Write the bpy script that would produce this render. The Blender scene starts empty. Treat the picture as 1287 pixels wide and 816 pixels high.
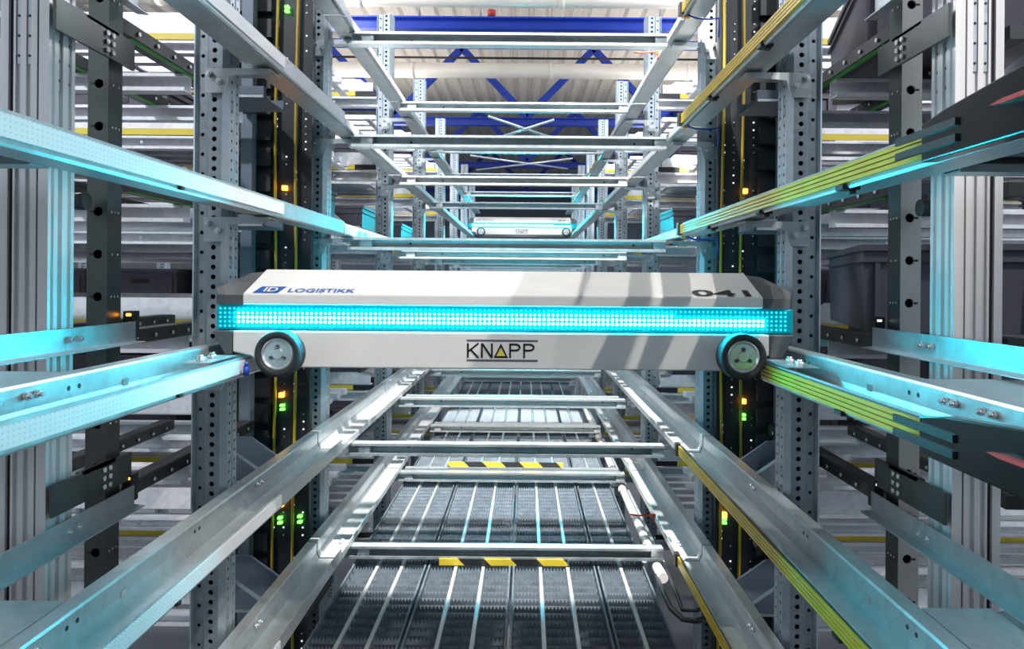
import bpy, math, random
from mathutils import Vector
random.seed(7)
C = bpy.context.scene.collection
H = 2.2            # lens height above the hall floor; all z below are relative to it
CX = -0.046        # middle of the aisle
L = 0.35           # height of one storage level

# ------------------------------------------------------------------ materials
def nodes(name):
    m = bpy.data.materials.new(name); m.use_nodes = True
    nt = m.node_tree
    return m, nt, nt.nodes['Principled BSDF']

def mat(name, col, metal=0.0, rough=0.5, var=0.0, scale=8.0, emit=None, es=0.0, bump=0.0, stretch=(1, 1, 1), rvar=0.0, spec=None, aniso=0.0):
    m, nt, b = nodes(name)
    b.inputs['Base Color'].default_value = (*col, 1)
    b.inputs['Metallic'].default_value = metal
    b.inputs['Roughness'].default_value = rough
    if spec is not None: b.inputs['Specular IOR Level'].default_value = spec
    if emit:
        b.inputs['Emission Color'].default_value = (*emit, 1)
        b.inputs['Emission Strength'].default_value = es
    if var or bump or rvar:
        tc = nt.nodes.new('ShaderNodeTexCoord')
        mp = nt.nodes.new('ShaderNodeMapping'); mp.inputs['Scale'].default_value = stretch
        nz = nt.nodes.new('ShaderNodeTexNoise'); nz.inputs['Scale'].default_value = scale; nz.inputs['Detail'].default_value = 5
        nt.links.new(tc.outputs['Object'], mp.inputs['Vector']); nt.links.new(mp.outputs['Vector'], nz.inputs['Vector'])
        if var:
            r = nt.nodes.new('ShaderNodeValToRGB')
            r.color_ramp.elements[0].position = .3; r.color_ramp.elements[1].position = .7
            r.color_ramp.elements[0].color = (*[c*(1-var) for c in col], 1)
            r.color_ramp.elements[1].color = (*[min(1, c*(1+var)) for c in col], 1)
            nt.links.new(nz.outputs['Fac'], r.inputs['Fac']); nt.links.new(r.outputs['Color'], b.inputs['Base Color'])
        if rvar:
            mr = nt.nodes.new('ShaderNodeMapRange')
            mr.inputs['To Min'].default_value = max(.05, rough-rvar); mr.inputs['To Max'].default_value = rough+rvar
            nt.links.new(nz.outputs['Fac'], mr.inputs['Value']); nt.links.new(mr.outputs['Result'], b.inputs['Roughness'])
        if bump:
            bp = nt.nodes.new('ShaderNodeBump'); bp.inputs['Strength'].default_value = bump; bp.inputs['Distance'].default_value = .01
            nt.links.new(nz.outputs['Fac'], bp.inputs['Height']); nt.links.new(bp.outputs['Normal'], b.inputs['Normal'])
    return m

def galv(name, col, rough=.36, metal=.75):
    """zinc-coated sheet: spangle cells and faint streaks"""
    m, nt, b = nodes(name)
    b.inputs['Metallic'].default_value = metal
    tc = nt.nodes.new('ShaderNodeTexCoord')
    vo = nt.nodes.new('ShaderNodeTexVoronoi'); vo.inputs['Scale'].default_value = 55
    nz = nt.nodes.new('ShaderNodeTexNoise'); nz.inputs['Scale'].default_value = 6; nz.inputs['Detail'].default_value = 4
    mx = nt.nodes.new('ShaderNodeMix'); mx.data_type = 'FLOAT'; mx.inputs[0].default_value = .65
    nt.links.new(tc.outputs['Object'], vo.inputs['Vector']); nt.links.new(tc.outputs['Object'], nz.inputs['Vector'])
    sep = nt.nodes.new('ShaderNodeSeparateColor'); nt.links.new(vo.outputs['Color'], sep.inputs['Color'])
    nt.links.new(sep.outputs[0], mx.inputs[2]); nt.links.new(nz.outputs['Fac'], mx.inputs[3])
    r = nt.nodes.new('ShaderNodeValToRGB')
    r.color_ramp.elements[0].position = .2; r.color_ramp.elements[1].position = .8
    r.color_ramp.elements[0].color = (*[c*.86 for c in col], 1); r.color_ramp.elements[1].color = (*[min(1, c*1.1) for c in col], 1)
    nt.links.new(mx.outputs[0], r.inputs['Fac']); nt.links.new(r.outputs['Color'], b.inputs['Base Color'])
    mr = nt.nodes.new('ShaderNodeMapRange'); mr.inputs['To Min'].default_value = rough-.07; mr.inputs['To Max'].default_value = rough+.09
    nt.links.new(mx.outputs[0], mr.inputs['Value']); nt.links.new(mr.outputs['Result'], b.inputs['Roughness'])
    return m

def glow(name, col, s):
    m = bpy.data.materials.new(name); m.use_nodes = True
    nt = m.node_tree; nt.nodes.remove(nt.nodes['Principled BSDF'])
    e = nt.nodes.new('ShaderNodeEmission'); e.inputs['Color'].default_value = (*col, 1); e.inputs['Strength'].default_value = s
    nt.links.new(e.outputs[0], nt.nodes['Material Output'].inputs['Surface'])
    return m

M = dict(
    galv=galv('zinc_steel', (.54, .59, .62)),
    rail=galv('zinc_rail', (.50, .54, .56), .34, .55),
    post=galv('zinc_upright', (.40, .46, .50), .40, .65),
    shelf=galv('zinc_shelf', (.86, .87, .92), .42, .2),
    alu=mat('anodised_aluminium', (.84, .82, .83), .35, .34, .05, 3, stretch=(30, 30, .4)),
    slot_shadow=mat('slot_shadow_dark', (.035, .033, .036), 0, .6),
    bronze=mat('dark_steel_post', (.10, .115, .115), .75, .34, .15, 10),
    bronze_lit=mat('dark_steel_lit_face', (.52, .53, .51), .3, .36, .1, 10),
    black=mat('black_plastic', (.016, .018, .021), 0, .42, .1, 20),
    gloss_black=mat('gloss_black', (.006, .007, .009), 0, .22, spec=.35),
    panel=mat('black_panel', (.022, .026, .031), .2, .38, .2, 6),
    duct=mat('slate_duct', (.13, .16, .20), .3, .5, .08, 6),
    white=mat('white_paint', (.80, .79, .775), 0, .33, .035, 9, bump=.02, stretch=(1, 4, 1)),
    cap=mat('grey_cap_plastic', (.085, .092, .10), 0, .48, .1, 30),
    rubber=mat('black_rubber', (.022, .024, .027), 0, .6, .15, 30),
    hub=mat('turned_aluminium', (.72, .74, .74), .85, .28, .08, 14),
    barbody=mat('cyan_lens', (.0, .25, .32), 0, .2, emit=(0, .45, .58), es=.22),
    led=glow('cyan_led', (.0, .72, .94), 430.0),
    led_far=glow('cyan_led_strong', (.0, .72, .94), 1300.0),
    led_rear=glow('cyan_led_rear', (.0, .72, .94), 75.0),
    led_core=glow('white_led_core', (.75, .98, 1.0), 8.0),
    led_dim=glow('cyan_led_dim', (.02, .72, .88), 1.3),
    strip=mat('white_code_strip', (.86, .88, .89), 0, .35, .02, 40),
    yellow=mat('yellow_conductor', (.62, .45, .05), .15, .34, .08, 12),
    olive=mat('olive_conductor', (.42, .38, .05), 0, .4, .08, 12),
    yellowpaint=mat('yellow_tape', (.84, .66, .07), 0, .45, .05, 8),
    cable_yellow=mat('yellow_cable', (.42, .28, .02), 0, .5),
    blue=mat('blue_truss_paint', (.012, .055, .48), 0, .38, .06, 3),
    bluewire=mat('blue_wire', (.02, .06, .42), 0, .45),
    logo_blue=mat('logo_blue', (.02, .10, .38), 0, .4),
    ink=mat('black_ink', (.012, .013, .016), 0, .4),
    logo_grey=mat('logo_grey', (.10, .12, .16), 0, .4),
    logo_yellow=mat('logo_yellow', (.80, .66, .12), 0, .4),
    orange=mat('orange_tie', (.70, .07, .02), 0, .4),
    orange2=mat('amber_plug', (.80, .36, .03), 0, .4),
    red=mat('red_plastic', (.55, .045, .04), 0, .35),
    tote=mat('grey_tote', (.105, .10, .125), 0, .42, .08, 10),
    tote_l=mat('lilac_tote', (.42, .43, .52), 0, .45, .06, 10),
    green=mat('green_belt_edge', (.06, .42, .05), 0, .5),
    grating=mat('blackened_grating', (.10, .128, .155), .5, .5, .25, 30),
    grating_seam=mat('zinc_seam', (.62, .66, .67), .7, .3, .1, 20),
    grating_dark=mat('dark_below_grating', (.05, .06, .075), .4, .5, .2, 10),
    amber=glow('amber_lamp', (1.0, .33, .02), 14.0),
    greenled=glow('green_lamp', (.10, 1.0, .06), 6.0),
    whiteglow=glow('white_glow', (.9, .95, 1.0), 1.1),
    roof=mat('roof_sheet', (.80, .755, .70), 0, .55, .10, 2, stretch=(4, .3, 1)),
    pipe=mat('white_pipe', (.80, .77, .73), .1, .4, .04, 4),
    floor=mat('hall_concrete', (.13, .14, .15), 0, .5, .12, 2),
    wall=mat('hall_wall', (.26, .31, .37), 0, .6, .1, 1),
    cable=mat('black_cable', (.02, .022, .025), 0, .45),
    bolt=mat('bright_bolt', (.78, .80, .81), .9, .25),
    window=mat('glass_window', (.7, .8, .9), 0, .1),
)

def hazard(name):
    m, nt, b = nodes(name)
    tc = nt.nodes.new('ShaderNodeTexCoord'); sx = nt.nodes.new('ShaderNodeSeparateXYZ')
    nt.links.new(tc.outputs['Object'], sx.inputs[0])
    ad = nt.nodes.new('ShaderNodeMath'); ad.operation = 'MULTIPLY_ADD'; ad.inputs[1].default_value = 1.0; 
    nt.links.new(sx.outputs['Z'], ad.inputs[0]); nt.links.new(sx.outputs['X'], ad.inputs[2])
    sc = nt.nodes.new('ShaderNodeMath'); sc.operation = 'MULTIPLY'; sc.inputs[1].default_value = 5.6
    nt.links.new(ad.outputs[0], sc.inputs[0])
    fr = nt.nodes.new('ShaderNodeMath'); fr.operation = 'FRACT'; nt.links.new(sc.outputs[0], fr.inputs[0])
    gt = nt.nodes.new('ShaderNodeMath'); gt.operation = 'GREATER_THAN'; gt.inputs[1].default_value = .5; nt.links.new(fr.outputs[0], gt.inputs[0])
    mx = nt.nodes.new('ShaderNodeMix'); mx.data_type = 'RGBA'
    mx.inputs[6].default_value = (.02, .02, .022, 1); mx.inputs[7].default_value = (.80, .58, .05, 1)
    nt.links.new(gt.outputs[0], mx.inputs[0]); nt.links.new(mx.outputs[2], b.inputs['Base Color'])
    b.inputs['Roughness'].default_value = .4
    return m
M['hazard'] = hazard('hazard_tape')

def stripcode(name):
    """white strip with three fine rows of punched marks"""
    m, nt, b = nodes(name)
    tc = nt.nodes.new('ShaderNodeTexCoord'); sx = nt.nodes.new('ShaderNodeSeparateXYZ'); nt.links.new(tc.outputs['Object'], sx.inputs[0])
    def wave(axis, k):
        a = nt.nodes.new('ShaderNodeMath'); a.operation = 'MULTIPLY'; a.inputs[1].default_value = k; nt.links.new(sx.outputs[axis], a.inputs[0])
        f = nt.nodes.new('ShaderNodeMath'); f.operation = 'FRACT'; nt.links.new(a.outputs[0], f.inputs[0])
        c = nt.nodes.new('ShaderNodeMath'); c.operation = 'GREATER_THAN'; c.inputs[1].default_value = .72; nt.links.new(f.outputs[0], c.inputs[0])
        return c
    w1, w2 = wave('Y', 110), wave('Z', 150)
    mu = nt.nodes.new('ShaderNodeMath'); mu.operation = 'MULTIPLY'; nt.links.new(w1.outputs[0], mu.inputs[0]); nt.links.new(w2.outputs[0], mu.inputs[1])
    mx = nt.nodes.new('ShaderNodeMix'); mx.data_type = 'RGBA'
    mx.inputs[6].default_value = (.84, .86, .87, 1); mx.inputs[7].default_value = (.62, .66, .68, 1)
    nt.links.new(mu.outputs[0], mx.inputs[0]); nt.links.new(mx.outputs[2], b.inputs['Base Color'])
    b.inputs['Roughness'].default_value = .35
    return m
M['strip'] = stripcode('code_strip')

# ------------------------------------------------------------------ mesh builder
class MB:
    def __init__(s): s.v = []; s.f = []; s.mi = []; s.sm = []; s.mats = []
    def slot(s, m):
        if m not in s.mats: s.mats.append(m)
        return s.mats.index(m)
    def add(s, vs, fs, m=None, smooth=False):
        o = len(s.v); s.v += [tuple(p) for p in vs]
        k = s.slot(m) if m else -1
        for f in fs:
            s.f.append(tuple(o+i for i in f)); s.mi.append(k); s.sm.append(smooth)
    def box(s, x0, x1, y0, y1, z0, z1, m=None):
        x0, x1 = min(x0, x1), max(x0, x1); y0, y1 = min(y0, y1), max(y0, y1); z0, z1 = min(z0, z1), max(z0, z1)
        vs = [(x, y, z) for z in (z0, z1) for y in (y0, y1) for x in (x0, x1)]
        s.add(vs, [(0, 2, 3, 1), (4, 5, 7, 6), (0, 1, 5, 4), (2, 6, 7, 3), (0, 4, 6, 2), (1, 3, 7, 5)], m)
    def prism(s, prof, axis, a0, a1, m=None, smooth=False, cap=True):
        """closed 2-D outline swept along an axis; outline is (x,z) for y, (y,z) for x, (x,y) for z"""
        n = len(prof)
        def P(p, a):
            if axis == 'y': return (p[0], a, p[1])
            if axis == 'x': return (a, p[0], p[1])
            return (p[0], p[1], a)
        vs = [P(p, a0) for p in prof]+[P(p, a1) for p in prof]
        area = sum(prof[i][0]*prof[(i+1) % n][1]-prof[(i+1) % n][0]*prof[i][1] for i in range(n))
        flip = (area > 0) != (axis == 'y')
        fs = [(i, (i+1) % n, n+(i+1) % n, n+i) for i in range(n)]
        caps = [tuple(range(n))[::-1], tuple(range(n, 2*n))] if cap else []
        if not flip:
            fs = [f[::-1] for f in fs]; caps = [c[::-1] for c in caps]
        s.add(vs, fs, m, smooth)
        if caps:
            o = len(s.v)-2*n; k = s.slot(m) if m else -1
            for c in caps: s.f.append(tuple(o+i for i in c)); s.mi.append(k); s.sm.append(False)
    def cyl(s, p0, p1, r, n=12, m=None, r1=None, smooth=True):
        p0, p1 = Vector(p0), Vector(p1); r1 = r if r1 is None else r1
        d = (p1-p0).normalized(); a = d.orthogonal().normalized(); b = d.cross(a)
        vs = []
        for p, rr in ((p0, r), (p1, r1)):
            vs += [p+(a*math.cos(t)+b*math.sin(t))*rr for t in [2*math.pi*i/n for i in range(n)]]
        s.add(vs, [(i, (i+1) % n, n+(i+1) % n, n+i) for i in range(n)], m, smooth)
        o = len(s.v)-2*n; k = s.slot(m) if m else -1
        s.f.append(tuple(o+i for i in range(n))[::-1]); s.mi.append(k); s.sm.append(False)
        s.f.append(tuple(o+n+i for i in range(n))); s.mi.append(k); s.sm.append(False)
    def tube(s, pts, r, n=8, m=None):
        pts = [Vector(p) for p in pts]; rings = []; a = None
        for i, p in enumerate(pts):
            d = (pts[min(i+1, len(pts)-1)]-pts[max(i-1, 0)]).normalized()
            a = d.orthogonal().normalized() if a is None else (a-d*a.dot(d)).normalized()
            b = d.cross(a)
            rings.append([p+(a*math.cos(2*math.pi*j/n)+b*math.sin(2*math.pi*j/n))*r for j in range(n)])
        vs = [q for g in rings for q in g]
        fs = [(i*n+j, i*n+(j+1) % n, (i+1)*n+(j+1) % n, (i+1)*n+j) for i in range(len(pts)-1) for j in range(n)]
        fs += [tuple(range(n))[::-1], tuple((len(pts)-1)*n+j for j in range(n))]
        s.add(vs, fs, m, True)
    def lathe_y(s, cx, cz, prof, n=32, m=None, smooth=True):
        """profile of (radius, y) turned about an axis along y"""
        vs = []; k = len(prof)
        for r, y in prof:
            vs += [(cx+r*math.cos(2*math.pi*j/n), y, cz+r*math.sin(2*math.pi*j/n)) for j in range(n)]
        fs = [(i*n+j, i*n+(j+1) % n, (i+1)*n+(j+1) % n, (i+1)*n+j) for i in range(k-1) for j in range(n)]
        s.add(vs, fs, m, smooth)
    def perf(s, O, U, N, w, z0, n, pitch, uc, r, depth, m=None, key=False, sides=8):
        """a vertical strip of sheet from z0 up with n real holes; O at its lower corner, U across, N outwards"""
        O, U, N = Vector(O), Vector(U), Vector(N); Z = Vector((0, 0, 1))
        for i in range(n):
            zc = z0+(i+.5)*pitch
            def P(u, z, d=0): return O+U*u+Z*z-N*d
            out = [P(w, zc), P(w, zc+pitch/2), P(uc, zc+pitch/2), P(0, zc+pitch/2), P(0, zc), P(0, zc-pitch/2), P(uc, zc-pitch/2), P(w, zc-pitch/2)]
            ins = [P(uc+r*math.cos(t), zc+r*math.sin(t)) for t in [math.pi*j/4 for j in range(8)]]
            inb = [p-N*depth for p in ins]
            vs = out+ins+inb
            fs = [(j, (j+1) % 8, 8+(j+1) % 8, 8+j) for j in range(8)]+[(8+j, 8+(j+1) % 8, 16+(j+1) % 8, 16+j) for j in range(8)]
            s.add(vs, fs, m)
    def mesh(s, name, off=(0, 0, 0)):
        me = bpy.data.meshes.new(name)
        me.from_pydata([(x-off[0], y-off[1], z-off[2]) for x, y, z in s.v], [], s.f)
        for m in s.mats: me.materials.append(m)
        me.polygons.foreach_set('material_index', [max(0, i) for i in s.mi]); me.polygons.foreach_set('use_smooth', s.sm)
        me.update()
        return me

def sheet(path, t):
    """open path thickened to a closed outline"""
    n = len(path); a = []; b = []
    for i, p in enumerate(path):
        d0 = Vector(path[i])-Vector(path[i-1]) if i else None
        d1 = Vector(path[i+1])-Vector(path[i]) if i < n-1 else None
        n0 = Vector((-d0.y, d0.x)).normalized() if d0 is not None else None
        n1 = Vector((-d1.y, d1.x)).normalized() if d1 is not None else None
        if n0 is None: nn = n1
        elif n1 is None: nn = n0
        else:
            nn = (n0+n1).normalized(); nn = nn/max(.4, nn.dot(n0))
        a.append((p[0]+nn.x*t/2, p[1]+nn.y*t/2)); b.append((p[0]-nn.x*t/2, p[1]-nn.y*t/2))
    return a+b[::-1]

def tag(o, label=None, cat=None, group=None, kind=None):
    if label: o['label'] = label
    if cat: o['category'] = cat
    if group: o['group'] = group
    if kind: o['kind'] = kind
    return o

def thing(name, loc, label, cat, group=None):
    o = bpy.data.objects.new(name, None); o.empty_display_size = .05; C.objects.link(o)
    o.location = (loc[0], loc[1], loc[2]+H); o['_o'] = list(loc)
    return tag(o, label, cat, group)

def part(name, mb, parent=None, label=None, kind=None, bevel=0, m=None, loc=None):
    """one mesh object; with a parent it is its part, else a top-level object with its origin at loc"""
    root = parent
    off = list(parent['_o']) if parent is not None else list(loc or (0, 0, 0))
    if m: 
        mb.mats.insert(0, m); mb.mi = [i+1 for i in mb.mi]
    o = bpy.data.objects.new(name, mb.mesh(name, off)); C.objects.link(o)
    if parent is not None: o.parent = parent
    else: o.location = (off[0], off[1], off[2]+H)
    o['_o'] = off
    if label: o['label'] = label
    if kind: o['kind'] = kind
    if bevel:
        b = o.modifiers.new('edge', 'BEVEL'); b.width = bevel; b.segments = 2; b.limit_method = 'ANGLE'; b.angle_limit = math.radians(35)
    return o

def kids(o): return [c for c in bpy.data.objects if c.parent == o]
def dup(root, delta, label=None, group=None, kid_map=None):
    def cp(o, parent, ch):
        c = o.copy(); C.objects.link(c)
        if parent is not None: c.parent = parent
        for k in ch.get(o.name, ()): cp(k, c, ch)
        return c
    ch = {}
    for o in C.objects:
        if o.parent is not None: ch.setdefault(o.parent.name, []).append(o)
    r = cp(root, None, ch)
    r.location = (root.location[0]+delta[0], root.location[1]+delta[1], root.location[2]+delta[2])
    if label: r['label'] = label
    if group: r['group'] = group
    return r

SIDE = {-1: 'left', 1: 'right'}
def X(s, h): return CX+s*h
def lev(k):
    return {3: 'three levels above the shuttle', 2: 'two levels above the shuttle', 1: 'one level above the shuttle', 0: 'level with the shuttle',
            -1: 'one level below the shuttle', -2: 'two levels below the shuttle', -3: 'three levels below the shuttle'}[k]
ORD = ['nearest', 'second', 'third', 'fourth', 'fifth', 'sixth', 'seventh', 'eighth', 'ninth']

# ------------------------------------------------------------------ setting
def corrugated(x0, x1, y0, y1, z):
    mb = MB(); t = .014; step = .28; x = x0; path = []
    while x < x1:
        path += [(x, z), (x+.10, z), (x+.14, z+.07), (x+.24, z+.07)]
        x += step
    n = len(path)
    vs = [(p[0], y0, p[1]) for p in path]+[(p[0], y1, p[1]) for p in path]
    mb.add(vs, [(i, i+1, n+i+1, n+i) for i in range(n-1)])
    vs2 = [(p[0], y0, p[1]+t) for p in path]+[(p[0], y1, p[1]+t) for p in path]
    mb.add(vs2, [(i, n+i, n+i+1, i+1) for i in range(n-1)])
    return mb
tag(part('ceiling', corrugated(-9.1, 9.1, -3, 31, 4.15), m=M['roof']), kind='structure')
mb = MB(); mb.box(-9, 9, -4, 31, -H-.1, -H); tag(part('floor', mb, m=M['floor']), kind='structure')
mb = MB(); mb.box(-9, 9, 31, 31.2, -H, 4.1); tag(part('wall_back', mb, m=M['wall']), kind='structure')

# blue roof trusses across the hall
def truss(y, zb, n, label):
    t = thing('roof_truss', (0, y, zb), label, 'roof truss', 'blue roof trusses')
    mb = MB(); mb.prism(sheet([(-.09, 0), (.09, 0)], .02), 'x', -8.8, 8.8); mb.box(-8.8, 8.8, y, y, zb, zb) if 0 else None
    mb = MB(); mb.box(-8.8, 8.8, y-.06, y+.06, zb-.065, zb-.05); mb.box(-8.8, 8.8, y-.06, y+.06, zb+.05, zb+.065); mb.box(-8.8, 8.8, y-.006, y+.006, zb-.05, zb+.05)
    part('bottom_chord', mb, t, m=M['blue'])
    mb = MB(); mb.box(-8.8, 8.8, y-.07, y+.07, 3.98, 4.10); part('top_chord', mb, t, m=M['blue'])
    if n:
        step = 2.25; x = -6.75+n*.0; up = True; k = 0
        while x < 7.5:
            x2 = x+step/2
            a, b = ((x, zb+.09), (x2, 3.97)) if up else ((x, 3.97), (x2, zb+.09))
            mb = MB(); d = Vector((b[0]-a[0], b[1]-a[1])).normalized(); nn = Vector((-d.y, d.x))*.055
            mb.prism([(a[0]+nn.x, a[1]+nn.y), (a[0]-nn.x, a[1]-nn.y), (b[0]-nn.x, b[1]-nn.y), (b[0]+nn.x, b[1]+nn.y)], 'y', y-.045, y+.045)
            part('diagonal', mb, t, m=M['blue'])
            up = not up; x = x2
    else:
        for xx in (-1.15, -.5, 1.4, -3.2, 3.4):
            mb = MB(); mb.cyl((xx, y, zb+.08), (xx, y, 3.98), .009, 6); part('hanger_rod', mb, t, m=M['galv'])
    return t
truss(7.7, 2.72, 0, 'nearest blue roof beam hung on thin rods below the pale corrugated roof')
truss(12.4, 2.72, 1, 'blue lattice truss whose diagonals show behind the white roof pipe')
truss(17.0, 2.72, 1, 'third blue lattice truss, behind the crossed tie rods')
truss(22.0, 2.72, 1, 'farthest blue lattice truss, low above the distant lit shuttle')
for y, z, r, lab in ((7.2, 2.80, .085, 'lower pale grey round pipe at the top edge of the view'), (10.6, 3.07, .11, 'white round duct pipe crossing below the roof behind the nearest blue beam')):
    mb = MB(); mb.cyl((-8.5, y, z), (8.5, y, z), r, 20)
    for xx in range(-8, 9, 2): mb.cyl((xx+.3, y, z), (xx+.36, y, z), r+.008, 20)
    tag(part('ceiling_pipe', mb, m=M['pipe'], loc=(0, y, z)), lab, 'pipe', 'pipes under the roof')
mb = MB(); mb.tube([(-8.5, 11.3, 3.47), (8.5, 11.3, 3.47)], .018, 8)
tag(part('ceiling_conduit', mb, m=M['cable'], loc=(0, 11.3, 3.47)), 'thin dark conduit strung just above the white duct pipe', 'conduit')
for x, y, z, lab in ((-1.68, 7.4, 2.84, 'red sprinkler head left under the upper pipe'), (-.40, 8.0, 2.92, 'small red sprinkler head above the middle of the aisle')):
    t = thing('ceiling_sprinkler', (x, y, z), lab, 'sprinkler', 'roof sprinklers')
    mb = MB(); mb.cyl((x, y, z), (x, y, z+.06), .045, 14); part('body', mb, t, m=M['red'])
    mb = MB(); mb.cyl((x, y, z-.03), (x, y, z), .02, 10); mb.cyl((x, y, z-.036), (x, y, z-.03), .035, 14); part('deflector', mb, t, m=M['bolt'])

# ------------------------------------------------------------------ rack uprights
TOP = 1.40
PITCH = L/15
def upright_mesh(s, fine):
    """perforated upright, aisle face at h=.662, front at y=0, seen from the lens side"""
    mb = MB(); z0 = -H; n = int((TOP+H)/PITCH)
    U = Vector((-s, 0, 0)); F = Vector((0, -1, 0))
    xa, xo = X(s, .662), X(s, .744)
    def px(u): return xo-s*u            # u = 0 at the outer edge, .082 at the aisle face
    if fine:
        mb.perf((px(.008), .008, 0), U, F, .022, z0, n//2, PITCH*2, .011, .0048, .004, M['post'])
        mb.perf((px(.036), 0, 0), U, F, .032, z0, n, PITCH, .014, .0062, .004, M['post'])
        S = Vector((-s, 0, 0))
        mb.perf((xa, .010, 0), Vector((0, 1, 0)), S, .024, z0, n, PITCH, .013, .0042, .004, M['post'])
        mb.perf((xa, .044, 0), Vector((0, 1, 0)), S, .022, z0, n, PITCH, .009, .0042, .004, M['post'])
        zt = z0+n*PITCH
        def wall(u0, y0, u1, y1):
            mb.add([(px(u0), y0, z0), (px(u1), y1, z0), (px(u1), y1, zt), (px(u0), y0, zt)], [(0, 1, 2, 3)], M['post'])
        wall(0, .070, 0, .002); wall(0, .002, .004, 0); wall(.004, 0, .008, .008); wall(.030, .008, .036, 0); wall(.068, 0, .082, .010)
        wall(.082, .034, .078, .037); wall(.078, .037, .078, .041); wall(.078, .041, .082, .044); wall(.082, .066, .078, .070); wall(.078, .070, 0, .070)
        mb.box(px(.0045), px(.0765), .0135, .064, z0, zt-.001, M['black'])  # black core added so the holes look as dark as deep shade
    else:
        zt = TOP
        prof = [(px(0), 0), (px(.030), 0), (px(.032), .008), (px(.038), .008), (px(.040), 0), (px(.072), 0), (px(.082), .010), (px(.082), .07), (px(0), .07)]
        mb.prism(prof, 'z', z0, zt, M['post'])
        for i in range(n):
            z = z0+(i+.5)*PITCH
            mb.box(px(.050)-.005, px(.050)+.005, -.0006, .002, z-.005, z+.005, M['ink'])
    return mb
YP = [1.72, 2.57, 3.80, 5.03, 6.26, 7.49, 8.72, 9.95]
prow = ['wide in view right beside the shuttle', 'behind the control panel edge', 'second row past the shuttle', 'third row past the shuttle',
        'fourth row past the shuttle', 'fifth row past the shuttle', 'sixth row past the shuttle', 'seventh row past the shuttle']
for s in (-1, 1):
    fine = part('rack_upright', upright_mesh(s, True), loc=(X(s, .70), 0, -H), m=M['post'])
    plain = part('rack_upright', upright_mesh(s, False), loc=(X(s, .70), 0, -H), m=M['post'])
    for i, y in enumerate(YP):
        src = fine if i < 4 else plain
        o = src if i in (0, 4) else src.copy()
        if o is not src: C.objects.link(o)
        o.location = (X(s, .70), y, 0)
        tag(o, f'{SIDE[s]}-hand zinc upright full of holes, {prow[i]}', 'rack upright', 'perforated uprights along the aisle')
    for i, y in enumerate((3.80, 5.03)):
        o = plain.copy(); C.objects.link(o); o.location = (X(s, 1.29), y, 0)
        tag(o, f'outer {SIDE[s]} zinc upright behind the shelves, {ORD[i+1]} row back', 'rack upright', 'perforated uprights at the back of the shelves')
    for i, (h, y) in enumerate(((3.06, 6.2), (3.73, 6.2))):
        o = plain.copy(); C.objects.link(o); o.location = (X(s, h), y, 0)
        tag(o, f'far {SIDE[s]} upright seen small between shelves, {"inner" if i == 0 else "outer"} one of the pair', 'rack upright', 'perforated uprights of the next aisle')
# diagonal braces between uprights
def brace(name, a, b, w, lab, m='shelf'):
    mb = MB(); a, b = Vector(a), Vector(b); d = (b-a).normalized(); up = Vector((0, 1, 0)); nn = d.cross(up).normalized()*w/2; t = Vector((0, .012, 0))
    vs = [a+nn-t, a-nn-t, b-nn-t, b+nn-t, a+nn+t, a-nn+t, b-nn+t, b+nn+t]
    mb.add(vs, [(0, 1, 2, 3), (7, 6, 5, 4), (0, 4, 5, 1), (1, 5, 6, 2), (2, 6, 7, 3), (3, 7, 4, 0)])
    tag(part(name, mb, m=M[m], loc=tuple(a)), lab, 'brace', 'diagonal rack braces')
for s in (-1, 1):
    brace('frame_brace', (X(s, .78), 3.885, .16), (X(s, 1.18), 3.885, .50), .035, f'pale diagonal brace behind the {SIDE[s]} control panel edge, above the shuttle')
    brace('frame_brace', (X(s, 1.22), 3.62, .72), (X(s, 1.62), 3.62, .98), .04, f'pale diagonal brace in the {SIDE[s]} shelves, high beside the front upright')
    brace('frame_brace', (X(s, .78), 3.885, -.02), (X(s, 1.1), 3.885, -.30), .03, f'short pale brace beyond the {SIDE[s]} control panel, at shuttle height')
# crossed tie rods under the roof at the rack's top
for y, z, x0, x1, dy, lab in ((6.1, 1.37, -.32, .22, .85, 'nearer'), (8.0, 1.37, -.62, .50, .9, 'farther')):
    for sgn in (1, -1):
        mb = MB(); a = (x0, y if sgn > 0 else y+dy, z+.012*sgn); b = (x1, y+dy if sgn > 0 else y, z+.012*sgn)
        mb.tube([a, b], .011, 8)
        tag(part('frame_tie_rod', mb, m=M['galv'], loc=a), f'{lab} cyan-lit crossed tie rod above the aisle, {"rising to the right" if sgn < 0 else "rising to the left"}', 'tie rod', 'crossed tie rods')

# ------------------------------------------------------------------ guide rails
YB = [(.22, 2.335), (2.345, 3.46), (3.47, 4.58), (4.59, 5.72), (5.73, 6.86), (6.87, 8.02), (8.03, 9.2)]
KR = [3, 2, 1, 0, -1, -2]
def rail_body(s, y0, y1, near):
    lip = -.161 if near else -.178
    path = [(.650, -.147), (.648, -.143), (.6225, -.143), (.6205, -.146), (.6205, -.176), (.612, -.196), (.556, -.196), (.5428, -.2012), (.5405, -.1985), (.5405, lip)]
    mb = MB(); mb.prism(sheet([(X(s, h), z) for h, z in path], .0026), 'y', y0, y1, M['rail'])
    return mb
def add_bolts(t, s, ys, h=.6192, z=-.158, r=.0055):
    for y in ys:
        mb = MB(); mb.cyl((X(s, h), y, z), (X(s, h-.008), y, z), r, 8, M['bolt']); mb.cyl((X(s, h-.008), y, z), (X(s, h-.012), y, z), r*.55, 8, M['bolt'])
        part('bolt', mb, t, m=M['bolt'])
def strip(s, y0, y1):
    mb = MB(); mb.box(X(s, .5390), X(s, .5355), y0, y1, -.1935, -.1665); return mb
rail0 = {}
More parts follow.
